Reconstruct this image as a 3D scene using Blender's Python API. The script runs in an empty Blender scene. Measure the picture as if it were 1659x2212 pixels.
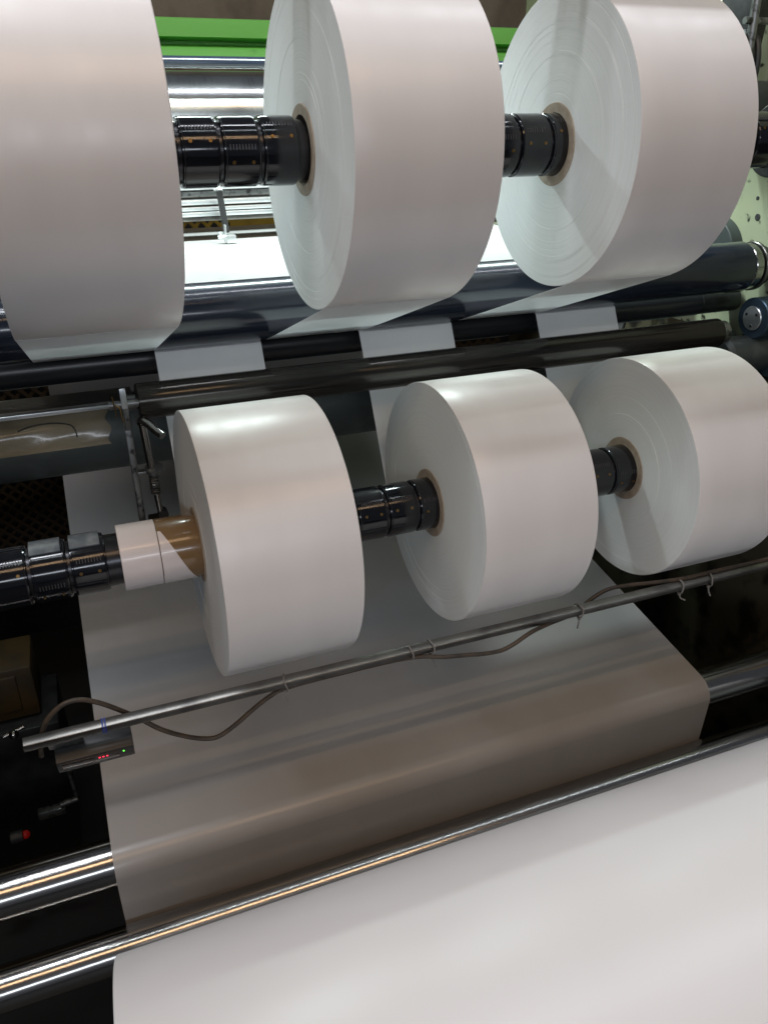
import bpy, bmesh, math, random
from mathutils import Vector, Matrix
random.seed(7)
H = 1.6                                   # height of the camera above the floor
S = bpy.context.scene
COL = S.collection

# ------------------------------------------------------------------ camera
cd = bpy.data.cameras.new('camera'); cam = bpy.data.objects.new('camera', cd); COL.objects.link(cam)
R = Matrix(((0.929881, 0.167554, -0.327487), (-0.367578, 0.388253, -0.845071), (-0.014447, 0.906193, 0.422618)))
cam.matrix_world = Matrix.Translation((0, 0, H)) @ R.to_4x4()
cd.sensor_fit = 'HORIZONTAL'; cd.sensor_width = 36; cd.lens = 1756.05 / 1659 * 36
cd.clip_start = 0.02; cd.clip_end = 60
S.camera = cam

# ------------------------------------------------------------------ light
w = bpy.data.worlds.new('World'); S.world = w; w.use_nodes = True
bg = w.node_tree.nodes['Background']; bg.inputs[0].default_value = (0.80, 0.86, 1.0, 1); bg.inputs[1].default_value = 0.085
def lamp(name, y, z, x, sx, sy, aim, power, col, spread=180):
    """A long area light parallel to the shafts; sx is its length, sy its width, aim a (y, z) point."""
    l = bpy.data.lights.new(name, 'AREA'); l.shape = 'RECTANGLE'; l.size = sx; l.size_y = sy
    l.energy = power; l.color = col; l.spread = math.radians(spread)
    o = bpy.data.objects.new(name, l); COL.objects.link(o)
    o.location = (x, y, z + H)
    d = Vector((0, aim[0] - y, aim[1] - z)).normalized()
    zax = -d; xax = Vector((1, 0, 0)); yax = zax.cross(xax)
    o.matrix_world = Matrix.Translation(o.location) @ Matrix((xax, yax, zax)).transposed().to_4x4()
    return o
COOL = (0.86, 0.95, 1.0); WARM = (1.0, 0.66, 0.38); BLUE = (0.84, 0.90, 1.0)
lamp('overhead_tube_light', 1.13, 2.1, 1.6, 5.0, 0.06, (1.0, 0), 33, (0.90, 0.93, 1.0))
lamp('overhead_tube_light', 0.70, 2.2, -0.75, 1.5, 0.09, (1.0, 0), 21, (0.90, 0.93, 1.0))
lamp('added_streak_light', 0.30, 2.2, 0.9, 4.6, 0.02, (0.9, -0.4), 11, COOL)  # added lamp, puts a cool streak on the chrome rollers
lamp('warm_tube_light', -0.95, 1.95, -1.2, 5.4, 0.06, (1.0, -0.2), 16.5, WARM)
lamp('warm_tube_light', -0.72, 2.02, -1.2, 5.4, 0.06, (1.0, -0.2), 16.5, WARM)
lamp('doorway_light', -3.6, 0.98, -2.0, 6.0, 0.32, (1.0, -0.3), 62, BLUE)
lamp('inner_tube_light', 1.60, 0.36, 0.62, 1.36, 0.04, (1.62, -0.2), 17, (0.84, 1.0, 0.98), 150)
lamp('rear_tube_light', 1.62, -0.47, 0.35, 1.2, 0.03, (1.15, -0.85), 0.15, COOL)

S.view_settings.view_transform = 'Standard'; S.view_settings.look = 'None'
S.view_settings.exposure = 0; S.view_settings.gamma = 1; S.view_settings.use_curve_mapping = False
S.render.engine = 'CYCLES'; S.cycles.max_bounces = 8; S.cycles.caustics_reflective = False; S.cycles.caustics_refractive = False

# ------------------------------------------------------------------ materials
def mat(name, base, rough=0.5, metal=0.0, coat=0.0, noise=None, bump=None, rnoise=None, spec=0.5, emit=None):
    m = bpy.data.materials.new(name); m.use_nodes = True
    nt = m.node_tree; b = nt.nodes['Principled BSDF']; L = nt.links
    b.inputs['Base Color'].default_value = (*base, 1); b.inputs['Roughness'].default_value = rough
    b.inputs['Metallic'].default_value = metal; b.inputs['Coat Weight'].default_value = coat
    b.inputs['Coat Roughness'].default_value = 0.08; b.inputs['Specular IOR Level'].default_value = spec
    tc = nt.nodes.new('ShaderNodeTexCoord')
    def nz(scale, det=4, stretch=(1, 1, 1)):
        mp = nt.nodes.new('ShaderNodeMapping'); mp.inputs['Scale'].default_value = stretch
        L.new(tc.outputs['Object'], mp.inputs[0])
        n = nt.nodes.new('ShaderNodeTexNoise'); n.inputs['Scale'].default_value = scale; n.inputs['Detail'].default_value = det
        L.new(mp.outputs[0], n.inputs['Vector']); return n
    if noise:                              # (second colour, scale, low, high, stretch)
        c2, sc, lo, hi, st = noise
        n = nz(sc, 6, st); r = nt.nodes.new('ShaderNodeValToRGB')
        r.color_ramp.elements[0].position = lo; r.color_ramp.elements[1].position = hi
        r.color_ramp.elements[0].color = (*base, 1); r.color_ramp.elements[1].color = (*c2, 1)
        L.new(n.outputs[0], r.inputs[0]); L.new(r.outputs[0], b.inputs['Base Color'])
    if rnoise:                             # (scale, low roughness, high roughness, stretch)
        sc, lo, hi, st = rnoise
        n = nz(sc, 5, st); r = nt.nodes.new('ShaderNodeMapRange')
        r.inputs[1].default_value = 0.3; r.inputs[2].default_value = 0.7; r.inputs[3].default_value = lo; r.inputs[4].default_value = hi
        L.new(n.outputs[0], r.inputs[0]); L.new(r.outputs[0], b.inputs['Roughness'])
    if bump:                               # (scale, strength, distance, stretch)
        sc, stg, dist, st = bump
        n = nz(sc, 3, st); bp = nt.nodes.new('ShaderNodeBump'); bp.inputs['Strength'].default_value = stg; bp.inputs['Distance'].default_value = dist
        L.new(n.outputs[0], bp.inputs['Height']); L.new(bp.outputs[0], b.inputs['Normal'])
    if emit:
        b.inputs['Emission Color'].default_value = (*emit[0], 1); b.inputs['Emission Strength'].default_value = emit[1]
    return m

def ring_face_mat():
    """cut edge of wound paper: fine concentric layering about the local X axis"""
    m = mat('wound_paper_edge', (0.74, 0.77, 0.76), 0.62)
    nt = m.node_tree; L = nt.links; b = nt.nodes['Principled BSDF']
    tc = nt.nodes.new('ShaderNodeTexCoord'); sx = nt.nodes.new('ShaderNodeSeparateXYZ'); L.new(tc.outputs['Object'], sx.inputs[0])
    v = nt.nodes.new('ShaderNodeCombineXYZ'); L.new(sx.outputs[1], v.inputs[0]); L.new(sx.outputs[2], v.inputs[1])
    ln = nt.nodes.new('ShaderNodeVectorMath'); ln.operation = 'LENGTH'; L.new(v.outputs[0], ln.inputs[0])
    n = nt.nodes.new('ShaderNodeTexNoise'); n.noise_dimensions = '1D'; n.inputs['Scale'].default_value = 420; n.inputs['Detail'].default_value = 5
    L.new(ln.outputs['Value'], n.inputs['W'])
    r = nt.nodes.new('ShaderNodeValToRGB'); r.color_ramp.elements[0].position = 0.3; r.color_ramp.elements[1].position = 0.6
    r.color_ramp.elements[0].color = (0.70, 0.73, 0.725, 1); r.color_ramp.elements[1].color = (0.745, 0.77, 0.76, 1)
    L.new(n.outputs[0], r.inputs[0]); L.new(r.outputs[0], b.inputs['Base Color'])
    bp = nt.nodes.new('ShaderNodeBump'); bp.inputs['Strength'].default_value = 0.10; bp.inputs['Distance'].default_value = 0.0004
    L.new(n.outputs[0], bp.inputs['Height']); L.new(bp.outputs[0], b.inputs['Normal'])
    return m

def paper_mat(name, base=(0.74, 0.72, 0.715), rough=0.40, thin=False, bump=None, band=False):
    m = mat(name, base, rough, spec=0.75, bump=bump or (60, 0.02, 0.001, (0.2, 1, 1)))
    if band:                               # faint winding bands across the width, plus dusty patches
        nt = m.node_tree; L = nt.links; b = nt.nodes['Principled BSDF']; tc = nt.nodes.new('ShaderNodeTexCoord')
        def nz(st, sc, det, lo, hi):
            mp = nt.nodes.new('ShaderNodeMapping'); mp.inputs['Scale'].default_value = st; L.new(tc.outputs['Object'], mp.inputs[0])
            n = nt.nodes.new('ShaderNodeTexNoise'); n.inputs['Scale'].default_value = sc; n.inputs['Detail'].default_value = det; L.new(mp.outputs[0], n.inputs['Vector'])
            r = nt.nodes.new('ShaderNodeMapRange'); r.inputs[1].default_value = .3; r.inputs[2].default_value = .7; r.inputs[3].default_value = lo; r.inputs[4].default_value = hi
            L.new(n.outputs[0], r.inputs[0]); return r
        ra = nz((1, .04, .04), 45, 4, rough - .05, rough + .05); L.new(ra.outputs[0], b.inputs['Roughness'])
        rb = nz((1, .3, .3), 14, 6, .955, 1.03); mx = nt.nodes.new('ShaderNodeVectorMath'); mx.operation = 'SCALE'; mx.inputs[0].default_value = base
        L.new(rb.outputs[0], mx.inputs['Scale']); L.new(mx.outputs[0], b.inputs['Base Color'])
    if thin:
        nt = m.node_tree; L = nt.links; b = nt.nodes['Principled BSDF']; out = nt.nodes['Material Output']
        t = nt.nodes.new('ShaderNodeBsdfTranslucent'); t.inputs[0].default_value = (0.92, 0.94, 0.94, 1)
        tr = nt.nodes.new('ShaderNodeBsdfTransparent'); tr.inputs[0].default_value = (0.95, 0.96, 0.96, 1)
        a = nt.nodes.new('ShaderNodeMixShader'); a.inputs[0].default_value = 0.20
        L.new(b.outputs[0], a.inputs[1]); L.new(t.outputs[0], a.inputs[2])
        c = nt.nodes.new('ShaderNodeMixShader'); c.inputs[0].default_value = 0.05
        L.new(a.outputs[0], c.inputs[1]); L.new(tr.outputs[0], c.inputs[2]); L.new(c.outputs[0], out.inputs['Surface'])
    return m

M = {}
M['paper'] = paper_mat('satin_paper', (0.70, 0.675, 0.66), rough=0.34, band=True)
M['strip'] = paper_mat('thin_paper_strip', (0.90, 0.905, 0.91), 0.22, True)
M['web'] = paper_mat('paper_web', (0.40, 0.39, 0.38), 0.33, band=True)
M['parent'] = paper_mat('parent_roll_paper', (0.74, 0.72, 0.715), 0.36, bump=(4, 0.35, 0.012, (0.5, 1, 1)))
M['edge'] = ring_face_mat()
M['core'] = mat('cardboard_core', (0.30, 0.235, 0.17), 0.6, noise=((0.42, 0.36, 0.29), 60, 0.35, 0.7, (1, 1, 1)))
M['tape_brown'] = mat('brown_tape', (0.21, 0.125, 0.05), 0.22, coat=0.6, bump=(90, 0.25, 0.001, (1, 1, 1)))
M['tape_white'] = mat('white_wrap', (0.72, 0.67, 0.67), 0.28, coat=0.4, bump=(70, 0.2, 0.001, (1, 1, 1)))
M['rubber'] = mat('glossy_black_sleeve', (0.006, 0.007, 0.010), 0.14, coat=0.2, rnoise=(30, 0.08, 0.18, (1, 1, 1)))
M['groove'] = mat('dark_groove_steel', (0.05, 0.05, 0.055), 0.25, 0.8)
M['clear'] = mat('clear_plastic_strip', (0.10, 0.12, 0.14), 0.3, coat=0.8, noise=((0.22, 0.24, 0.25), 50, 0.45, 0.7, (1, 1, 1)))
M['brass'] = mat('brass_stud', (0.20, 0.125, 0.045), 0.35, 0.9)
M['tick'] = mat('grey_slot', (0.045, 0.045, 0.05), 0.3)
M['drum'] = mat('blue_black_rubber', (0.012, 0.016, 0.026), 0.17, coat=0.3, rnoise=(3, 0.12, 0.26, (0.4, 1, 1)))
M['drumdark'] = mat('black_rubber', (0.020, 0.021, 0.023), 0.3)
M['guide'] = mat('brown_anodised_roller', (0.035, 0.032, 0.028), 0.14, 0.6, rnoise=(12, 0.12, 0.2, (0.3, 1, 1)))
M['chrome'] = mat('chrome_roller', (0.40, 0.39, 0.375), 0.15, 1.0, rnoise=(6, 0.13, 0.2, (0.2, 1, 1)))
M['steel'] = mat('worn_steel', (0.55, 0.57, 0.57), 0.24, 1.0, noise=((0.34, 0.38, 0.37), 90, 0.55, 0.8, (3.0, 0.25, 0.25)), rnoise=(9, 0.17, 0.30, (.6, 1, 1)))
M['rail'] = mat('bright_aluminium_rail', (0.72, 0.75, 0.76), 0.3, 0.85, noise=((0.5, 0.55, 0.55), 30, 0.5, 0.7, (0.4, 1, 1)))
M['bar'] = mat('galvanised_bar', (0.20, 0.195, 0.18), 0.3, 0.9, noise=((0.11, 0.105, 0.10), 24, 0.45, 0.7, (1, 1, 1)))
M['iron'] = mat('dark_machine_iron', (0.045, 0.047, 0.048), 0.42, 0.5, noise=((0.02, 0.02, 0.02), 25, 0.4, 0.7, (1, 1, 1)))
M['flat'] = mat('grey_flat_steel', (0.22, 0.225, 0.22), 0.36, 0.85, noise=((0.05, 0.05, 0.05), 70, 0.52, 0.66, (1, 1, 1)))
M['beam'] = mat('dark_green_grey_paint', (0.045, 0.056, 0.056), 0.5, noise=((0.075, 0.088, 0.088), 20, 0.5, 0.7, (1, 1, 1)))
M['beamedge'] = mat('worn_beam_edge', (0.12, 0.12, 0.105), 0.34, 0.6, noise=((0.32, 0.31, 0.28), 26, 0.5, 0.75, (0.4, 1, 1)))
M['tan'] = mat('tan_packing_tape', (0.27, 0.235, 0.16), 0.24, coat=0.3, bump=(24, 0.5, 0.003, (1, 1, 1)), noise=((0.13, 0.105, 0.07), 12, 0.45, 0.7, (0.5, 1, 1)))
M['green'] = mat('lime_green_paint', (0.19, 0.56, 0.11), 0.4, noise=((0.07, 0.26, 0.04), 16, 0.60, 0.74, (0.5, 1, 1)), bump=(30, .15, .004, (1, 1, 1)))
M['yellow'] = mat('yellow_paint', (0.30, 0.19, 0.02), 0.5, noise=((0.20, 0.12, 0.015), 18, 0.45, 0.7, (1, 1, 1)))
M['dim_yellow'] = mat('dimmed_yellow_paint', (0.05, 0.028, 0.004), 0.65, noise=((0.02, 0.012, 0.003), 14, 0.4, 0.7, (1, 1, 1)))  # gearbox yellow, darkened in the colour for the shade around it
M['dim_guard'] = mat('shaded_guard_brown', (0.045, 0.026, 0.008), 0.7)  # shaded copy of the yellow guard paint, for its dim lower part
M['lineyellow'] = mat('bright_yellow_edge', (0.8, 0.55, 0.03), 0.5)
M['wall'] = mat('stained_concrete', (0.20, 0.165, 0.115), 0.9, noise=((0.10, 0.08, 0.055), 4, 0.42, 0.68, (1.6, 1, 1)), bump=(14, 0.4, 0.02, (1, 1, 1)))
M['floor'] = mat('oily_floor', (0.008, 0.0075, 0.007), 0.6, noise=((0.014, 0.012, 0.011), 5, 0.4, 0.7, (1, 1, 1)))
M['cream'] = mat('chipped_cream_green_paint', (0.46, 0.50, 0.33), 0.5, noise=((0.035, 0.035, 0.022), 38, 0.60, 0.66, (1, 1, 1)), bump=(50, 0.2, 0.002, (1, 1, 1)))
M['shaded_frame'] = mat('shaded_frame_olive', (0.06, 0.053, 0.033), 0.45, noise=((0.010, 0.009, 0.007), 14, 0.5, 0.62, (1, 1, 1)))  # shade on the lower frame put into the colour, with grimy specks
M['black'] = mat('black_plastic', (0.03, 0.03, 0.03), 0.4)
M['black2'] = mat('black_display_window', (0.02, 0.016, 0.016), 0.15, coat=0.5)
M['cable'] = mat('brown_cable', (0.055, 0.038, 0.024), 0.45, noise=((0.028, 0.022, 0.016), 60, 0.45, 0.65, (1, 1, 1)))
M['tie'] = mat('grey_nylon', (0.17, 0.16, 0.15), 0.45)
M['white'] = mat('white_paint', (0.72, 0.74, 0.74), 0.4)
M['bluemetal'] = mat('blue_grey_bearing', (0.09, 0.14, 0.20), 0.35, 0.7)
M['bluemark'] = mat('blue_marker_ink', (0.02, 0.05, 0.30), 0.5)
M['red_led'] = mat('red_led', (0.8, 0.02, 0.03), 0.4, emit=((1.0, 0.03, 0.08), 2.2))
M['green_led'] = mat('green_led', (0.1, 0.8, 0.1), 0.4, emit=((0.15, 1.0, 0.08), 1.6))
M['red_lamp'] = mat('red_indicator', (0.18, 0.005, 0.005), 0.5, emit=((1.0, 0.02, 0.01), 0.05))

# ------------------------------------------------------------------ helpers
def P(x, y, z): return Vector((x, y, z + H))
def link(name, me, m, parent=None, loc=None, sharp=35):
    for p in me.polygons: p.use_smooth = True
    me.set_sharp_from_angle(angle=math.radians(sharp))
    for k in (m if isinstance(m, (list, tuple)) else [m]): me.materials.append(k)
    o = bpy.data.objects.new(name, me); COL.objects.link(o)
    if parent: o.parent = parent
    if loc is not None: o.location = loc
    return o
def fin(name, bm, m, parent=None, loc=None, sharp=35):
    bmesh.ops.recalc_face_normals(bm, faces=bm.faces)
    me = bpy.data.meshes.new(name); bm.to_mesh(me); bm.free()
    return link(name, me, m, parent, loc, sharp)
def tag(o, label, cat, group=None, kind=None):
    if label: o['label'] = label
    if cat: o['category'] = cat
    if group: o['group'] = group
    if kind: o['kind'] = kind
    return o
def thing(name, loc, label, cat, group=None):
    o = bpy.data.objects.new(name, None); COL.objects.link(o); o.location = loc; o.empty_display_size = 0.05
    return tag(o, label, cat, group)
def lathe(bm, prof, n=96, cy=0, cz=0, mi=None, closed=False):
    """prof: list of (x, r); spun about X"""
    rings = []
    for x, r in prof:
        if r < 1e-6: rings.append([bm.verts.new((x, cy, cz))]); continue
        rings.append([bm.verts.new((x, cy + r * math.cos(2 * math.pi * i / n), cz + r * math.sin(2 * math.pi * i / n))) for i in range(n)])
    idx = list(range(len(rings) - 1))
    pairs = [(k, k + 1) for k in idx] + ([(len(rings) - 1, 0)] if closed else [])
    for q, (a, b) in enumerate(pairs):
        A, B = rings[a], rings[b]
        for i in range(n):
            j = (i + 1) % n
            if len(A) == 1 and len(B) == 1: continue
            if len(A) == 1: f = bm.faces.new((A[0], B[i], B[j]))
            elif len(B) == 1: f = bm.faces.new((A[i], A[j], B[0]))
            else: f = bm.faces.new((A[i], A[j], B[j], B[i]))
            if mi: f.material_index = mi[q]
def cyl(bm, x0, x1, r, cy=0, cz=0, n=64, bev=0.0015):
    b = min(bev, r * .4, abs(x1 - x0) * .4)
    lathe(bm, [(x0, 0), (x0, r - b), (x0 + b, r), (x1 - b, r), (x1, r - b), (x1, 0)], n, cy, cz)
def box(bm, c, s, rot=None, bev=0.0):
    r = bmesh.ops.create_cube(bm, size=1); vs = r['verts']
    for v in vs: v.co = Vector((v.co.x * s[0], v.co.y * s[1], v.co.z * s[2]))
    if bev:
        es = list({e for v in vs for e in v.link_edges})
        rr = bmesh.ops.bevel(bm, geom=es, offset=bev, segments=2, affect='EDGES', profile=0.5)
        vs = list({v for f in rr['faces'] for v in f.verts} | {v for v in vs if v.is_valid})
    for v in vs:
        if rot: v.co = rot @ v.co
        v.co += Vector(c)
    return vs
def rod(bm, a, b, r, n=20, r2=None):
    a = Vector(a); b = Vector(b); d = b - a; L = d.length
    q = d.to_track_quat('Z', 'Y').to_matrix().to_4x4()
    res = bmesh.ops.create_cone(bm, cap_ends=True, segments=n, radius1=r, radius2=r if r2 is None else r2, depth=L)
    bmesh.ops.transform(bm, matrix=Matrix.Translation((a + b) / 2) @ q, verts=res['verts'])
def smooth_path(pts, sub=6):
    pts = [Vector(p) for p in pts]; out = []
    for i in range(len(pts) - 1):
        p0 = pts[max(i - 1, 0)]; p1 = pts[i]; p2 = pts[i + 1]; p3 = pts[min(i + 2, len(pts) - 1)]
        for k in range(sub):
            t = k / sub
            out.append(0.5 * ((2 * p1) + (-p0 + p2) * t + (2 * p0 - 5 * p1 + 4 * p2 - p3) * t * t + (-p0 + 3 * p1 - 3 * p2 + p3) * t ** 3))
    out.append(pts[-1]); return out
def tube(bm, pts, r, n=12, cap=True):
    rings = []; up = Vector((0, 0, 1)); prev = None
    for i, p in enumerate(pts):
        d = (pts[min(i + 1, len(pts) - 1)] - pts[max(i - 1, 0)]).normalized()
        if prev is None:
            u = d.cross(up)
            if u.length < 1e-3: u = d.cross(Vector((0, 1, 0)))
        else: u = prev - d * prev.dot(d)
        u.normalize(); prev = u; v = d.cross(u)
        rings.append([bm.verts.new(p + r * (u * math.cos(2 * math.pi * k / n) + v * math.sin(2 * math.pi * k / n))) for k in range(n)])
    for a, b in zip(rings, rings[1:]):
        for k in range(n): bm.faces.new((a[k], a[(k + 1) % n], b[(k + 1) % n], b[k]))
    if cap: bm.faces.new(rings[0]); bm.faces.new(rings[-1][::-1])
def sheet(bm, path, x0, x1, nx=8, thick=0.0003):
    """a paper sheet: path of (y, z) swept along X with a real thickness"""
    n = len(path); top, bot = [], []
    for i, (y, z) in enumerate(path):
        a = Vector(path[max(i - 1, 0)]); b = Vector(path[min(i + 1, n - 1)]); t = (b - a).normalized(); nn = Vector((-t.y, t.x)) * thick
        top.append([bm.verts.new((x0 + (x1 - x0) * k / nx, y, z)) for k in range(nx + 1)])
        bot.append([bm.verts.new((x0 + (x1 - x0) * k / nx, y + nn.x, z + nn.y)) for k in range(nx + 1)])
    for i in range(n - 1):
        for k in range(nx):
            bm.faces.new((top[i][k], top[i][k + 1], top[i + 1][k + 1], top[i + 1][k]))
            bm.faces.new((bot[i][k + 1], bot[i][k], bot[i + 1][k], bot[i + 1][k + 1]))
        bm.faces.new((top[i][0], top[i + 1][0], bot[i + 1][0], bot[i][0]))
        bm.faces.new((top[i][nx], bot[i][nx], bot[i + 1][nx], top[i + 1][nx]))
    for i in (0, n - 1):
        for k in range(nx): bm.faces.new((top[i][k], top[i][k + 1], bot[i][k + 1], bot[i][k]))
def arc(cy, cz, r, a0, a1, n=14):
    return [(cy + r * math.cos(math.radians(a0 + (a1 - a0) * i / n)), cz + r * math.sin(math.radians(a0 + (a1 - a0) * i / n))) for i in range(n + 1)]
def prism(bm, prof, x0, x1):
    """closed (y, z) outline pushed along X"""
    a = [bm.verts.new((x0, y, z)) for y, z in prof]; b = [bm.verts.new((x1, y, z)) for y, z in prof]
    n = len(prof)
    for i in range(n): bm.faces.new((a[i], a[(i + 1) % n], b[(i + 1) % n], b[i]))
    bm.faces.new(a); bm.faces.new(b[::-1])

# ------------------------------------------------------------------ setting: floor and rear wall
bm = bmesh.new(); box(bm, (0.5, 1, -1.6 - 0.05), (16, 16, 0.1)); tag(fin('floor', bm, M['floor'], loc=P(0, 0, 0)), None, None, kind='structure')
bm = bmesh.new(); box(bm, (0.8, 3.4, 0.3), (9, 0.15, 3.8)); o = tag(fin('rear_wall', bm, M['wall'], loc=P(0, 0, 0)), 'stained brown concrete wall behind the machine above the green beam', 'wall')

# ------------------------------------------------------------------ geometry of the winder (y, z measured from the camera)
UC = (1.017, -0.017); LC = (0.9926, -0.4945); SR = 0.038
DR = (1.290, -0.250, 0.048)      # nip drum
BR = (1.372, -0.331, 0.026)      # black rubber roller behind the lower strips
GR = (1.212, -0.3545, 0.0268)     # brown guide roller
R2 = (0.932, -0.943, 0.035)      # chrome roller the web bends over
R3 = (0.874, -1.050, 0.031)      # front chrome roller
WX0, WX1 = -0.062, 0.975

# ---- shafts
def shaft(name, c, x0, x1, gaps, label):
    t = thing(name, P(0, c[0], c[1]), label, 'winding shaft')
    bm = bmesh.new(); cyl(bm, x0, x1, 0.0335, n=64)
    fin('spindle', bm, M['groove'], t)
    k = 0
    for a, n, pitch in gaps:
        for i in range(n):
            x = a + i * pitch; ww = pitch - 0.004; k += 1
            bm = bmesh.new(); h = ww / 2; r = SR
            lathe(bm, [(-h, .030), (-h, r - .0022), (-h + .0008, r - .001), (-h + .0022, r - .0008), (-h + .003, r), (h - .003, r), (h - .0022, r - .0008), (h - .0008, r - .001), (h, r - .0022), (h, .030)], 96)
            ring = fin('shaft_sleeve', bm, M['rubber'], t, loc=(x + pitch / 2, 0, 0))
            phase = random.uniform(-30, 40)
            ring.rotation_euler = (math.radians(phase), 0, 0)
            for g in range(5):
                a0 = 180 + g * 72
                for s in (-1, 1):
                    ang = math.radians(a0)
                    bm = bmesh.new()
                    rod(bm, (s * .011, (r - .0005) * math.cos(ang), (r - .0005) * math.sin(ang)), (s * .011, (r + .0007) * math.cos(ang), (r + .0007) * math.sin(ang)), .0021, 12)
                    if g == 0: fin('stud', bm, M['brass'], ring)
                    else: bm.free()
            # toothed slot row beside the studs
            bm = bmesh.new()
            for q in range(9):
                ang = math.radians(180 - 24)
                rot = Matrix.Rotation(ang, 3, 'X')
                box(bm, (-.014 + q * .0035, (r + .0001) * math.cos(ang), (r + .0001) * math.sin(ang)), (.0011, .0008, .006), rot)
            fin('slot_row', bm, M['tick'], ring)
    return t
PT = 0.0462
SU = shaft('winding_shaft', UC, -0.45, 1.33, [(0.103, 4, PT), (0.5275, 3, PT), (0.815, 9, PT)], 'upper glossy black ribbed shaft carrying the three big paper rolls')
SL = shaft('winding_shaft', LC, -0.45, 1.33, [(-0.368, 8, 0.0463), (0.333, 3, 0.0463), (0.665, 3, 0.0463), (0.975, 6, 0.0463)], 'lower glossy black ribbed shaft carrying the three lower paper rolls')
# clear plastic pads on two sleeves of the lower shaft
for x in (-0.069, -0.0225):
    bm = bmesh.new(); prof = arc(0, 0, .0405, 66, 120, 8) + arc(0, 0, .0380, 120, 66, 8)
    prism(bm, prof, x - .018, x + .018); fin('clear_pad', bm, M['clear'], SL)
# dark chuck at the right end of the upper shaft
bm = bmesh.new(); cyl(bm, 1.02, 1.10, .052, n=48); cyl(bm, 1.10, 1.30, .043, n=48); fin('end_chuck', bm, M['iron'], SU)
bm = bmesh.new(); cyl(bm, 1.04, 1.12, .052, n=48); cyl(bm, 1.12, 1.30, .043, n=48); fin('end_chuck', bm, M['iron'], SL)

# ---- paper rolls
def roll(c, x0, x1, r, label, group, jag, upper):
    t = thing('paper_roll', P(x0, c[0], c[1]), label, 'paper roll', group)
    wdt = x1 - x0; rc = .0507; rnd = random.Random(jag)
    # left face with slightly telescoped layers
    prof = []; mi = []
    rr = rc; off = 0.0
    steps = sorted([rc + (r - rc) * (rnd.random() ** (0.6 if upper else .9)) for _ in range(12 if upper else 5)])
    prof.append((0.0, rc))
    for s in steps:
        if s > r - .002 or s - prof[-1][1] < .0012: continue
        prof.append((off, s)); off = max(-.0006, min(.0006, off + rnd.choice((-1, 1)) * rnd.uniform(.00012, .0003))); prof.append((off, s + .00012))
    nf = len(prof)
    prof += [(off, r - .0008), (off + .0004, r - .0002), (off + .0010, r)]
    nx = 6
    for i in range(1, nx): prof.append((off + .001 + (wdt - off - .002) * i / nx, r))
    prof += [(wdt - .001, r), (wdt - .0003, r - .0005), (wdt, r - .001), (wdt, rc)]
    n = len(prof); mi = [1] * (nf) + [0] * (n - 1 - nf - 1) + [1]
    mi = (mi + [1] * n)[:n - 1]
    bm = bmesh.new(); lathe(bm, prof, 192, mi=mi)
    fin('winding', bm, [M['paper'], M['edge']], t, sharp=28)
    bm = bmesh.new(); lathe(bm, [(-.0015, .0386), (-.0015, rc - .0008), (-.0008, rc - .0001), (wdt + .0008, rc - .0001), (wdt + .0015, rc - .0008), (wdt + .0015, .0386)], 96, closed=True)
    fin('core', bm, M['core'], t)
    return t
GU = 'large paper rolls on the upper shaft'; GL = 'paper rolls on the lower shaft'
U1 = roll(UC, -.052, .1225, .1900, 'upper roll cut by the left edge of the photo, only its smooth side visible', GU, 1, True)
U2 = roll(UC, .298, .467, .1843, 'upper roll in the middle of the shaft, left face with many stepped layers', GU, 2, True)
U3 = roll(UC, .643, .812, .1812, 'upper roll farthest right beside the cream machine frame', GU, 3, True)
L1 = roll(LC, .118, .289, .1788, 'lower roll with brown and white taped core sticking out of its left face', GL, 4, False)
L2 = roll(LC, .457, .627, .1768, 'middle one of the three rolls on the lower shaft, small brown core', GL, 5, False)
L3 = roll(LC, .7975, .968, .1756, 'lower roll farthest right, its side running out of the photo', GL, 6, False)

# taped spare cores next to the first lower roll (rest on the shaft)
t = thing('core_sleeve', P(.017, *LC), 'short white taped core ring on the lower shaft next to the brown taped one', 'core ring')
bm = bmesh.new(); lathe(bm, [(0, .0386), (0, .0425), (.0008, .0432), (.0472, .0432), (.048, .0425), (.048, .0386)], 96, closed=True); fin('ring_body', bm, M['tape_white'], t)
t = thing('core_sleeve', P(.0655, *LC), 'brown taped core ring with a slanting white patch, touching the first lower roll', 'core ring')
bm = bmesh.new(); lathe(bm, [(0, .0386), (0, .0422), (.0008, .0429), (.052, .0429), (.052, .0386)], 96, closed=True); fin('ring_body', bm, M['tape_brown'], t)
# slanting white paper patch wrapped on the brown ring
bm = bmesh.new(); na = 30; rows = []
for i in range(na + 1):
    f = i / na; a = math.radians(118 + f * 130); xe = .004 + .046 * f
    rows.append([bm.verts.new((x, .0433 * math.cos(a), .0433 * math.sin(a))) for x in (.0004, .0004 + (xe - .0004) * .5, xe)])
for a, b in zip(rows, rows[1:]):
    for k in range(2): bm.faces.new((a[k], a[k + 1], b[k + 1], b[k]))
fin('paper_patch', bm, M['tape_white'], t)

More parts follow.
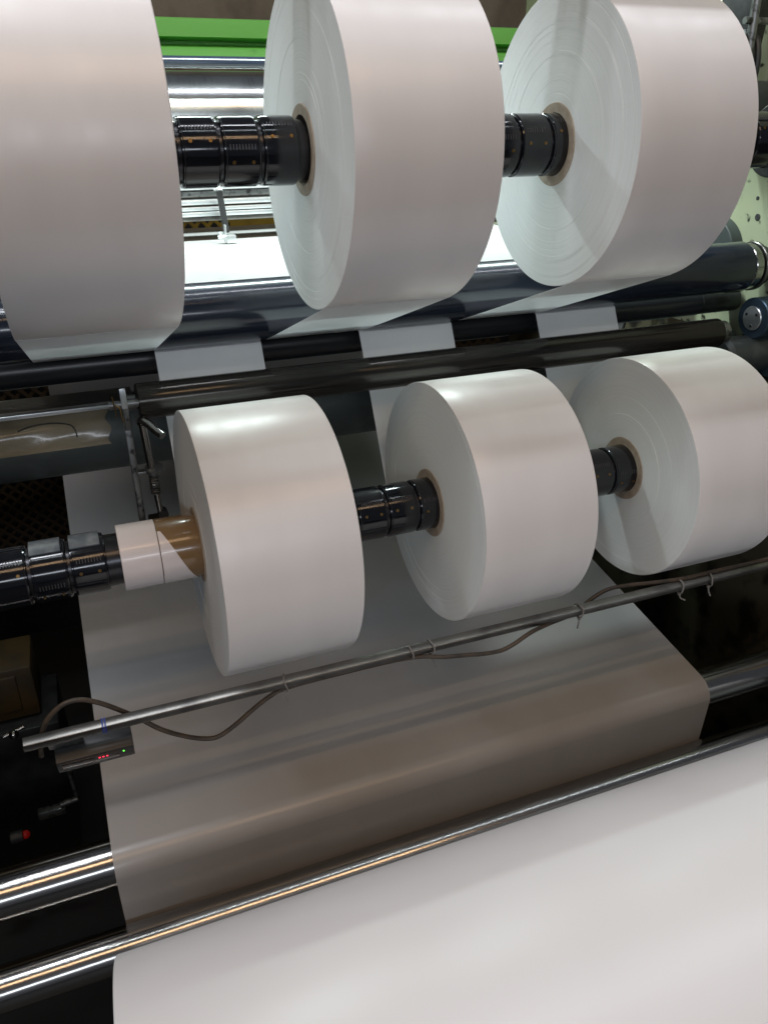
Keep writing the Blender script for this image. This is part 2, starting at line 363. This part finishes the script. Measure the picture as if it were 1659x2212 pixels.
# ---- paper strips that run from the nip to each roll (part of the roll they are wound on)
def tangent_under(c, r, p):
    """tangent point on circle c,r (lower side) for a line from p"""
    dx, dz = p[0] - c[0], p[1] - c[1]; D = math.hypot(dx, dz); b = math.atan2(dz, dx); a = math.acos(r / D)
    t = b - a
    return (c[0] + r * math.cos(t), c[1] + r * math.sin(t)), math.degrees(t)
def strip_upper(rt, x0, x1, r):
    rr = DR[2] + .0006
    p = (DR[0] - .012, DR[1] - rr * .97)
    q, ang = tangent_under(UC, r + .0005, p)
    path = arc(UC[0], UC[1], r + .0005, ang - 2, ang, 3) + [((q[0] * (1 - k) + p[0] * k), (q[1] * (1 - k) + p[1] * k)) for k in (.2, .4, .6, .8)] + arc(DR[0], DR[1], rr, 256, 292, 8)
    bm = bmesh.new(); sheet(bm, path, x0, x1)
    o = fin('paper_strip', bm, M['strip'], rt); o.location = P(0, 0, 0) - rt.location
def strip_lower(rt, x0, x1, r):
    p = (DR[0] - .006, DR[1] - DR[2] - .004)
    r += .0005
    q, t = tangent_under(LC, r, p)
    path = [(p[0] + .03, p[1] + .006), (p[0] + .012, p[1] + .004), (p[0] + .004, p[1] + .002), p]
    path += [(p[0] * (1 - k) + q[0] * k, p[1] * (1 - k) + q[1] * k) for k in (.04, .2, .4, .6, .8, 1)]
    path += arc(LC[0], LC[1], r, t, t - 12, 5)[1:]
    bm = bmesh.new(); sheet(bm, path, x0, x1)
    o = fin('paper_strip', bm, M['strip'], rt); o.location = P(0, 0, 0) - rt.location
strip_upper(U1, -.051, .1215, .1900); strip_upper(U2, .299, .466, .1843); strip_upper(U3, .644, .811, .1812)
strip_lower(L1, .123, .290, .1788); strip_lower(L2, .458, .629, .1768); strip_lower(L3, .799, .970, .1756)

# ---- main web
rw = R2[2] + .0008
idl = (2.10, -.64, .04); idt = (2.02, -.235, .04)
path = []
path += arc(.407, -1.029, .3505, -60, -62, 1)
path += [(.70, -1.105)]
path += arc(R3[0], R3[1], R3[2] + .0008, 262, 360, 14)
path += arc(R2[0], R2[1], rw, 180, 104, 16)
path += arc(idl[0], idl[1] + .0, .0408, -76, 0, 8)
path += arc(idt[0], idt[1], .0408, 10, 95, 10)
path += arc(DR[0], DR[1], DR[2] + .0008, 85, 180, 14)[:3]
def densify(path, d=.03):
    out = [path[0]]
    for a, b in zip(path, path[1:]):
        L = math.hypot(b[0] - a[0], b[1] - a[1]); n = max(1, int(L / d))
        for k in range(1, n + 1): out.append((a[0] + (b[0] - a[0]) * k / n, a[1] + (b[1] - a[1]) * k / n))
    return out
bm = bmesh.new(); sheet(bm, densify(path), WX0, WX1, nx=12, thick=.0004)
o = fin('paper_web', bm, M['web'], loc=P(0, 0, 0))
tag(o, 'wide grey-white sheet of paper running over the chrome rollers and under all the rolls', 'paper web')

# ---- parent roll in front
t = thing('parent_roll', P(WX0, .401, -1.034), 'very large white roll in the foreground filling the bottom right corner', 'paper roll')
rp = .35; wd = 1.30
bm = bmesh.new(); n = 40
prof = [(0, .08), (0, rp - .001), (.001, rp)] + [(.001 + (wd - .002) * i / n, rp) for i in range(1, n)] + [(wd - .001, rp), (wd, rp - .001), (wd, .08)]
mi = [1] * 2 + [0] * (len(prof) - 1 - 4) + [0, 1]
bm2 = bm; lathe(bm2, prof, 256, mi=mi[:len(prof) - 1]); fin('winding', bm2, [M['parent'], M['edge']], t)
bm = bmesh.new(); lathe(bm, [(-.01, .06), (-.01, .079), (wd + .01, .079), (wd + .01, .06)], 64, closed=True); fin('core', bm, M['core'], t)

# ---- rollers
def roller(name, c, r, x0, x1, m, label, jr=.012, jl=.08, jm='chrome', collar=None):
    t = thing(name, P(x0, c[0], c[1]), label, 'roller')
    bm = bmesh.new(); cyl(bm, 0, x1 - x0, r, n=128, bev=.002); fin('roller_body', bm, m, t)
    for a, b in ((-jl, 0), (x1 - x0, x1 - x0 + jl)):
        bm = bmesh.new(); cyl(bm, a, b, jr, n=40); fin('journal', bm, M[jm], t)
    if collar:
        for (a, b, rr, mm) in collar:
            bm = bmesh.new(); cyl(bm, a, b, rr, n=64); fin('collar', bm, M[mm], t)
    return t
roller('nip_roller', DR[:2], DR[2], -.45, 1.262, M['drum'], 'blue-black glossy roller just under the big upper rolls', .03, .09, 'chrome',
       [(1.716, 1.734, .044, 'chrome'), (1.738, 1.746, .047, 'bar'), (1.75, 1.765, .038, 'iron')])
roller('rubber_roller', BR[:2], BR[2], -.45, 1.24, M['drumdark'], 'dull black roller behind the lower paper strips', .025, .1, 'iron')
roller('guide_roller', GR[:2], GR[2], .081, 1.157, M['guide'], 'slim brown-black shiny roller above the three lower rolls', .012, .018, 'flat', [(1.079, 1.094, .021, 'flat')])
roller('web_roller', R2[:2], R2[2] - .0005, -.55, 1.33, M['chrome'], 'chrome roller the grey sheet bends down over, seen bare at left and right', .015, .03)
roller('front_roller', R3[:2], R3[2] - .0005, -.6, 1.33, M['chrome'], 'long thin chrome roller with a bright streak, nearest in front of the sheet', .015, .03)
roller('steel_drum', (1.90, .030), .092, -.5, 1.30, M['steel'], 'big worn steel drum seen between the upper rolls under the green beam', .03, .05)
roller('idler_roller', idt[:2], .0395, -.3, 1.28, M['chrome'], 'bright idler roller at the back carrying the brilliant white sheet', .015, .1)
roller('idler_roller', idl[:2], .0395, -.3, 1.28, M['drumdark'], 'low dark idler roller behind the beam where the sheet turns upward', .015, .1)
roller('rear_roller', (1.55, -.205), .035, 1.02, 1.262, M['chrome'], 'short chrome roller end beside the cream frame, right of the upper rolls', .02, .1, 'chrome', [(.245, .31, .045, 'cream')])

bm = bmesh.new(); cyl(bm, -.5, 1.33, .030, n=48); tag(fin('shade_bar', bm, M['iron'], loc=P(0, .9645, .35)), 'dark bar added out of view above the three big upper rolls to shade them', 'bar')  # added unseen bar, casts the dark band on the upper roll faces
# dark polished rod under the green beam
bm = bmesh.new(); cyl(bm, -.5, 1.33, .0105, n=32); tag(fin('polished_rod', bm, M['drum'], loc=P(0, 1.78, .129)), 'thin black polished rod with a white glint below the green beam', 'rod')

# ---- green beam
bm = bmesh.new(); y0 = 2.2
prism(bm, [(y0, .247), (y0 + .012, .251), (y0 + .16, .251), (y0 + .16, .160), (y0 + .005, .160), (y0 - .004, .164), (y0 - .004, .186), (y0 + .006, .190), (y0 + .05, .200), (y0 + .05, .207), (y0, .2115)], -1.2, 2.6)
t = thing('green_beam', P(0, 0, 0), 'bright lime green steel beam across the back of the machine', 'beam')
fin('beam_body', bm, M['green'], t, sharp=20)
bm = bmesh.new(); prism(bm, [(y0 - .006, .158), (y0 + .1, .158), (y0 + .1, .1605), (y0 - .006, .1605)], -1.2, 2.6); fin('yellow_edge', bm, M['lineyellow'], t)

# ---- aluminium rails behind the shaft
t = thing('rail_assembly', P(0, 0, 0), 'bright aluminium rails lying side by side under the steel drum', 'rail')
for (y, z, sy, sz, mm) in ((1.80, -.094, .03, .010, 'rail'), (1.815, -.108, .03, .012, 'flat'), (1.80, -.122, .05, .010, 'rail'), (1.80, -.1345, .05, .008, 'rail'), (1.795, -.1445, .05, .009, 'rail'), (1.80, -.1545, .045, .008, 'bar')):
    bm = bmesh.new(); box(bm, (.4, y, z), (1.85, sy, sz), bev=.002); fin('rail', bm, M[mm], t)
# bracket arm hanging from the rails down to the sheet
t = thing('blade_holder', P(.33, 1.74, -.09), 'small steel blade holder hanging from the rails onto the white sheet', 'bracket')
bm = bmesh.new()
rot = Matrix.Rotation(math.radians(14), 3, 'X')
box(bm, (.004, -.012, -.048), (.012, .006, .085), Matrix.Rotation(math.radians(-8), 3, 'Y') @ rot, .001); fin('arm', bm, M['iron'], t)
bm = bmesh.new(); box(bm, (.011, -.03, -.098), (.020, .022, .016), None, .002); box(bm, (.002, -.026, -.088), (.004, .014, .034), None, .001); fin('foot', bm, M['rail'], t)
bm = bmesh.new(); rod(bm, (-.014, -.03, -.094), (.004, -.03, -.094), .004); rod(bm, (-.008, -.034, -.094), (-.008, -.024, -.088), .005); fin('screw', bm, M['rail'], t)
bm = bmesh.new(); box(bm, (-.004, -.006, -.004), (.012, .012, .010), None, .003); box(bm, (.004, -.010, -.012), (.006, .006, .014), rot, .002); fin('clip', bm, M['white'], t)

# ---- yellow perforated guard at the back
t = thing('perforated_guard', P(0, 0, 0), 'yellow guard plate with diamond holes behind the sheet at the back', 'guard plate')
pit = .034; yb = 2.30; wv = .009
def diamond_mesh(X0, X1, Z0, Z1, m):
    bm = bmesh.new()
    for sl in (1, -1):
        x = X0 - (Z1 - Z0)
        while x < X1 + (Z1 - Z0):
            pts = sorted([(x + (z - (Z0 + Z1) / 2) / sl, z) for z in (Z0, Z1)])
            (xa1, z1), (xb1, z2) = pts; lo, hi = max(xa1, X0), min(xb1, X1)
            if hi - lo > .006:
                f = lambda q: z1 + (z2 - z1) * (q - xa1) / (xb1 - xa1)
                xa, za, xb, zb = lo, f(lo), hi, f(hi); L = math.hypot(xb - xa, zb - za); an = math.atan2(zb - za, xb - xa)
                box(bm, ((xa + xb) / 2, yb + (.0012 if sl > 0 else -.0012), (za + zb) / 2), (L, .002, wv), Matrix.Rotation(-an, 3, 'Y'))
            x += pit
    return fin('mesh_panel', bm, m, t)
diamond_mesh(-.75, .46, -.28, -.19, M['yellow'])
diamond_mesh(-.75, 1.30, -1.2, -.285, M['dim_guard'])
bm = bmesh.new(); box(bm, ((.46 + 1.30) / 2, yb, -.235), (1.30 - .46, .006, .09)); fin('solid_panel', bm, M['yellow'], t)
bm = bmesh.new(); box(bm, (.4, 2.36, -.75), (2.9, .01, 1.25)); fin('backing_plate', bm, M['floor'], t)

# ---- dark beam with tape behind the lower strips
t = thing('cross_beam', P(0, 0, 0), 'thick dark round cross tube behind the lower strips, with tan tape at left', 'beam')
bm = bmesh.new(); cyl(bm, -.6, 1.34, .062, 1.385, -.451, 96); fin('tube_body', bm, M['beam'], t)
bm = bmesh.new(); prism(bm, [(1.324, -.386), (1.324, -.3815), (1.36, -.3790), (1.39, -.3790), (1.39, -.3815), (1.332, -.3815)], -.6, .085); fin('edge_strip', bm, M['beamedge'], t)
bm = bmesh.new(); box(bm, (-.26, 1.3185, -.3878), (.62, .003, .0065), None, .0008); fin('pale_strip', bm, M['rail'], t)
# tan tape with a lifted torn wrinkle
bm = bmesh.new(); nx, nz = 60, 14; g = []
for j in range(nz + 1):
    row = []
    for i in range(nx + 1):
        x = -.56 + .60 * i / nx; f = j / nz; an = math.radians(118 + 62 * f)
        rr = .0626 + (0 if j in (0, nz) else .005 * math.exp(-((f - .5) / .2) ** 2) * max(0, min(1, (.0 - x) / .16)) + .0004 * (1 + math.sin(x * 60 + j)))
        y = 1.385 + rr * math.cos(an); z = -.451 + rr * math.sin(an)
        row.append(bm.verts.new((x + (.004 * math.sin(j * .9) if i == nx else 0), y, z)))
    g.append(row)
for j in range(nz):
    for i in range(nx): bm.faces.new((g[j][i], g[j][i + 1], g[j + 1][i + 1], g[j + 1][i]))
tape = fin('tan_tape', bm, M['tan'], t)
bm = bmesh.new(); cr = smooth_path([(x, 1.385 + r * math.cos(math.radians(a)), -.451 + r * math.sin(math.radians(a))) for x, a, r in ((-.095, 146, .0672), (-.075, 141, .0668), (-.045, 140, .0662), (-.02, 144, .0645), (-.012, 152, .0637), (-.010, 164, .0634))], 5); tube(bm, cr, .0011, 6); fin('torn_edge', bm, M['iron'], tape)

# ---- guide roller support arm and clamp screw
t = thing('roller_support', P(.062, 1.195, -.34), 'flat steel arm holding the left end of the brown guide roller', 'bracket')
bm = bmesh.new()
box(bm, (0, 0, -.022), (.009, .018, .055), None, .0025)
box(bm, (.001, .012, -.13), (.010, .010, .19), Matrix.Rotation(math.radians(-2), 3, 'X'), .001)
fin('arm', bm, M['flat'], t)
bm = bmesh.new(); box(bm, (-.0005, -.0095, .0), (.0082, .0012, .030), None, .0004); fin('worn_face', bm, M['rail'], t)
bm = bmesh.new(); rod(bm, (-.022, -.002, -.010), (.022, -.002, -.010), .0065); fin('pin', bm, M['flat'], t)
bm = bmesh.new(); rod(bm, (-.016, -.012, .006), (-.013, -.010, -.026), .001, 8); tube(bm, smooth_path([(-.013, -.01, -.008), (-.008, -.013, -.012), (-.007, -.013, -.026), (-.005, -.012, -.034)], 4), .0011, 8); fin('split_pin', bm, M['brass'], t)
for dz in (-.032, -.085, -.115):
    bm = bmesh.new(); rod(bm, (.001, -.0095 if dz > -.05 else .0063, dz), (.001, .0, dz), .0022, 12); fin('screw_hole', bm, M['black'], t)
t = thing('clamp_screw', P(.082, 1.185, -.40), 'chrome T-handled screw with a spring beside the steel arm', 'screw')
bm = bmesh.new(); rod(bm, (0, 0, .018), (.004, 0, -.060), .0055); rod(bm, (.006, 0, -.085), (.008, 0, -.125), .0045); fin('stem', bm, M['chrome'], t)
bm = bmesh.new(); tube(bm, smooth_path([(-.001, .010, .018), (.001, .004, .0245), (.006, -.006, .0225), (.017, -.022, .013), (.024, -.031, .008)], 6), .0062, 16); fin('handle', bm, M['chrome'], t)
bm = bmesh.new(); q = bmesh.ops.create_cone(bm, cap_ends=True, segments=40, radius1=.0145, radius2=.0135, depth=.005); bmesh.ops.transform(bm, matrix=Matrix.Translation((.008, 0, -.052)) @ Matrix.Rotation(math.radians(16), 4, 'X'), verts=q['verts']); box(bm, (-.008, .002, -.055), (.02, .014, .004), None, .001); fin('washer', bm, M['flat'], t)
bm = bmesh.new(); hp = [Vector((.0055 + .0065 * math.cos(a), .0065 * math.sin(a), -.058 - .034 * a / (2 * math.pi * 9))) for a in [2 * math.pi * 9 * i / 200 for i in range(201)]]; tube(bm, hp, .0011, 6); fin('spring', bm, M['bar'], t)
bm = bmesh.new(); box(bm, (.004, .004, -.137), (.03, .02, .014), None, .003); box(bm, (-.014, .006, -.150), (.045, .02, .012), None, .003); rod(bm, (.012, -.006, -.128), (.012, .012, -.128), .0075, 20); box(bm, (.04, .006, -.150), (.03, .02, .010), None, .004); fin('foot_clamp', bm, M['iron'], t)

# ---- sensor bar, ties, cable, sensor
t = thing('sensor_bar', P(0, .84, -.6335), 'thin square galvanised bar slanting below the lower rolls', 'bar')
bm = bmesh.new(); box(bm, (.63, 0, 0), (1.51, .0125, .0125), Matrix.Rotation(math.radians(20), 3, 'X'), .0012); fin('bar_body', bm, M['bar'], t)
bm = bmesh.new()
for v in box(bm, (-.037, 0, 0), (.0016, .0131, .0131), Matrix.Rotation(math.radians(20), 3, 'X')): pass
box(bm, (-.034, 0, 0), (.0016, .0131, .0131), Matrix.Rotation(math.radians(20), 3, 'X')); fin('blue_mark', bm, M['bluemark'], t)
tie0 = None
ties = [(.1854, 'second nearest'), (.3594, ''), (.3902, ''), (.627, ''), (.807, ''), (.8628, '')]
tl = ['grey cable tie on the bar under the taped-core roll', 'stubby grey cable tie, left one of the close pair on the bar',
      'grey cable tie with a drooping end, right one of the close pair', 'grey cable tie on the bar below the right rim of the middle lower roll',
      'grey cable tie on the bar at the dark gap under the rightmost lower roll', 'rightmost grey cable tie on the bar with a crooked end']
for i, (x, _) in enumerate(ties):
    t2 = thing('cable_tie', P(x, .84, -.6335), tl[i], 'cable tie', 'cable ties round the sensor bar')
    bm = bmesh.new(); rr = .0105
    pts = [Vector((.0015 * math.sin(a * 2 + i), rr * math.cos(a), rr * math.sin(a) - .0015)) for a in [2 * math.pi * k / 28 for k in range(29)]]
    tube(bm, pts, .0013, 8, cap=False); fin('loop', bm, M['tie'], t2)
    if i != 1:
        d = [(.002, -.004, -.030), (), (.008, -.003, -.034), (-.001, -.002, -.030), (.012, -.004, -.026), (.006, -.004, -.030)][i]
        bm = bmesh.new(); box(bm, (0, -.003, -.0125), (.0045, .004, .0042), None, .0008); tube(bm, smooth_path([(0, -.003, -.012), (d[0] * .3 - .001, -.004, -.02), d], 4), .0012, 6); fin('tail', bm, M['tie'], t2)
c1 = [(-0.112, 0.862, -0.672), (-0.108, 0.852, -0.6453), (-0.1005, 0.852, -0.6236), (-0.0893, 0.852, -0.6089), (-0.0732, 0.852, -0.5984), (-0.0552, 0.852, -0.5984), (-0.036, 0.852, -0.609), (-0.0173, 0.854, -0.6257), (0.0041, 0.856, -0.6471), (0.029, 0.852, -0.6701), (0.0555, 0.85, -0.6875), (0.0779, 0.848, -0.6971), (0.0957, 0.845, -0.6969), (0.1178, 0.845, -0.6859), (0.1436, 0.845, -0.6679), (0.165, 0.843, -0.6535), (0.188, 0.841, -0.6445),
      (.26, .842, -.6435), (.34, .841, -.6435), (.375, .836, -.644), (0.405, 0.828, -0.6475), (0.4415, 0.825, -0.652), (0.4608, 0.825, -0.656), (0.49, 0.825, -0.6585), (0.5118, 0.825, -0.653), (0.5407, 0.828, -0.6425), (0.5782, 0.84, -0.6445), (0.6164, 0.846, -0.6435), (0.6406, 0.853, -0.639), (0.6718, 0.858, -0.6276), (0.6958, 0.858, -0.622), (0.7293, 0.855, -0.6224), (0.775, 0.848, -0.624), (0.82, 0.843, -0.6245), (.87, .842, -.624), (1.0, .842, -.625), (1.33, .842, -.625)]
bm = bmesh.new(); tube(bm, [P(*p) for p in smooth_path(c1, 5)], .0031, 10)
tag(fin('sensor_cable', bm, M['cable']), 'brown cable looping along the slanting bar', 'cable')
t = thing('edge_sensor', P(-.052, .866, -.683), 'small black sensor box with three red lights and one green light under the bar end', 'sensor')
rt = Matrix.Rotation(math.radians(28), 3, 'X')
bm = bmesh.new(); box(bm, (0, 0, 0), (.090, .030, .030), rt, .0015); fin('housing', bm, M['black'], t)
bm = bmesh.new(); box(bm, rt @ Vector((-.006, -.0155, .003)), (.066, .0012, .016), rt, .0004); fin('display_window', bm, M['black2'], t)
for x, m in ((.0040, 'red_led'), (.0085, 'red_led'), (.0130, 'red_led'), (.0325, 'green_led')):
    bm = bmesh.new(); box(bm, rt @ Vector((x, -.0163 if x < .03 else -.0155, .0055)), (.0020, .0012, .0018), rt, .0003); fin('led', bm, M[m], t)
bm = bmesh.new(); box(bm, (-.03, -.010, .030), (.04, .004, .03), rt, .001); fin('mount', bm, M['flat'], t)

# ---- right side frame and the fittings on it
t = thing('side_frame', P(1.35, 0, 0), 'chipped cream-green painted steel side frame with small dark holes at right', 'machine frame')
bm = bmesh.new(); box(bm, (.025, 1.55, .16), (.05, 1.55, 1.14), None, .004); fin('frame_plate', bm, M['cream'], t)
bm = bmesh.new(); box(bm, (.023, 1.55, -1.0), (.05, 1.55, 1.18), None, .004); fin('shaded_lower_plate', bm, M['shaded_frame'], t)
for y, z, r in ((1.352, -.166, .007), (1.315, -.165, .005), (1.30, -.60, .006), (1.16, -.72, .006), (1.43, -.30, .008), (1.36, -.13, .004), (1.22, -.44, .005)):
    bm = bmesh.new(); cyl(bm, -.0012, .004, r, y, z, 20, .0003); fin('hole', bm, M['black'], t)
bm = bmesh.new(); cyl(bm, -.030, 0, .075, 1.45, -.245, 64); fin('bearing_boss', bm, M['beam'], t)
t = thing('bearing_housing', P(1.30, 1.25, -.345), 'round blue-grey bearing with a pale bolted cap at the right edge', 'bearing')
bm = bmesh.new(); cyl(bm, -.02, .045, .040, n=48); box(bm, (.03, -.01, -.06), (.02, .05, .12), None, .004); fin('housing', bm, M['bluemetal'], t)
bm = bmesh.new(); cyl(bm, -.024, -.0202, .024, n=40); fin('cap', bm, M['rail'], t)
for k in range(3):
    a = k * 2.1 + .4; bm = bmesh.new(); cyl(bm, -.0255, -.0235, .003, .015 * math.cos(a), .015 * math.sin(a), 12, .0003); fin('bolt', bm, M['black'], t)
t = thing('swing_arm', P(1.28, 1.40, .05), 'dark cast swing arm with rings holding the upper shaft end, top right corner', 'machine arm')
bm = bmesh.new(); box(bm, (.02, .02, .16), (.035, .10, .42), Matrix.Rotation(math.radians(8), 3, 'X'), .006); box(bm, (.0, -.10, -.06), (.04, .20, .06), None, .006); fin('arm_plate', bm, M['iron'], t)
bm = bmesh.new(); box(bm, (-.02, -.2, -.105), (.09, .10, .025), None, .004); fin('foot_block', bm, M['beam'], t)
bm = bmesh.new(); cyl(bm, -.028, -.016, .007, -.23, -.122, 16); fin('bolt', bm, M['rail'], t)
for k in range(4):
    bm = bmesh.new(); r = .042
    pts = [Vector((-.06 + .016 * k, -.04 + r * math.cos(a) * .6, .055 + r * 1.25 * math.sin(a))) for a in [2 * math.pi * q / 32 for q in range(33)]]
    tube(bm, pts, .0065, 10, cap=False); fin('spring_coil', bm, M['iron'], t)
bm = bmesh.new(); rod(bm, (-.03, -.06, .17), (-.03, -.06, .02), .008, 16); rod(bm, (-.05, -.06, .125), (.02, -.06, .125), .006, 16); fin('bolt', bm, M['flat'], t)
bm = bmesh.new(); cyl(bm, -.05, .03, .05, -.05, -.02, 48); fin('hub', bm, M['iron'], t)
# diagonal stay lit between the rollers
t = thing('stay_rod', P(1.25, 1.62, -.38), 'slanted pale steel stay in the dark gap right of the lower strips', 'rod')
bm = bmesh.new(); rod(bm, (.03, 0, .08), (-.02, 0, -.12), .010); fin('stay', bm, M['flat'], t)
t = thing('pivot_block', P(1.27, 1.26, -.42), 'dark rounded pivot casting beyond the right end of the brown roller', 'casting')
bm = bmesh.new(); cyl(bm, -.05, .08, .038, n=40, bev=.008); rod(bm, (.02, 0, 0), (.04, .02, -.16), .03, 24, .018); fin('casting', bm, M['beam'], t)
bm = bmesh.new(); rod(bm, (.055, -.03, .10), (.05, -.10, -.10), .005, 12); fin('hose', bm, M['black'], t)
# lower right: hose with a black clip in front of the frame
t = thing('air_hose', P(1.30, 1.0, -.62), 'thin dark hose with a black clip on the shaded frame at lower right', 'hose')
bm = bmesh.new(); tube(bm, smooth_path([(0, .25, .10), (0, .14, .03), (0, .08, -.06), (0, .07, -.14), (.0, .10, -.22)], 6), .006, 10); fin('hose', bm, M['black'], t)
bm = bmesh.new(); box(bm, (-.005, .075, -.12), (.022, .024, .06), None, .004); fin('clip', bm, M['black'], t)

t = thing('swing_arm', P(-.42, 0, 0), 'dark plate added out of view at left to shade the sheet', 'machine arm')  # added unseen plate, keeps overhead light off the left of the sheet
bm = bmesh.new(); box(bm, (0, 1.25, -.10), (.03, .75, 1.25), None, .01); fin('arm_plate', bm, M['iron'], t)

# ---- left side: dark machine body, yellow box, small fittings in the gloom
t = thing('side_frame', P(-.62, 0, 0), 'black machine side frame in the gloom at the left edge', 'machine frame')
bm = bmesh.new(); box(bm, (0, 1.75, -.5), (.05, 1.9, 2.2), None, .004); fin('frame_plate', bm, M['floor'], t)
t = thing('gearbox', P(-.29, 1.74, -1.12), 'dim orange-yellow box far down in the dark at the left edge', 'gearbox')
bm = bmesh.new(); box(bm, (0, 0, 0), (.19, .14, .13), None, .006); fin('case', bm, M['dim_yellow'], t)
bm = bmesh.new(); box(bm, (.035, -.072, .005), (.05, .01, .09), None, .003); fin('cover', bm, M['dim_yellow'], t)
bm = bmesh.new(); box(bm, (0, -.01, -.17), (.26, .20, .2), None, .004); fin('base', bm, M['iron'], t)
t = thing('valve_fitting', P(-.235, 1.5, -1.10), 'small shiny valve fitting below the orange box', 'fitting')
bm = bmesh.new(); q = bmesh.ops.create_uvsphere(bm, u_segments=16, v_segments=10, radius=.010); rod(bm, (-.02, 0, 0), (.02, .01, .006), .005, 12); fin('knob', bm, M['chrome'], t)
t = thing('pipe_fitting', P(-.15, 1.5, -1.28), 'small metal pipe fittings in the dark left of the sheet', 'fitting')
bm = bmesh.new(); rod(bm, (0, 0, .05), (.005, 0, -.03), .005, 12); rod(bm, (-.03, 0, -.03), (.005, 0, -.025), .007, 12); box(bm, (-.05, .01, -.05), (.06, .02, .02), None, .003); fin('pipe', bm, M['flat'], t)
t = thing('indicator_lamp', P(-.262, 1.5, -1.365), 'dim red glowing indicator lamp low at the left edge', 'lamp')
bm = bmesh.new(); bmesh.ops.create_uvsphere(bm, u_segments=16, v_segments=10, radius=.009); fin('lens', bm, M['red_lamp'], t)
bm = bmesh.new(); cyl(bm, -.03, -.004, .013, n=24); fin('holder', bm, M['black'], t)
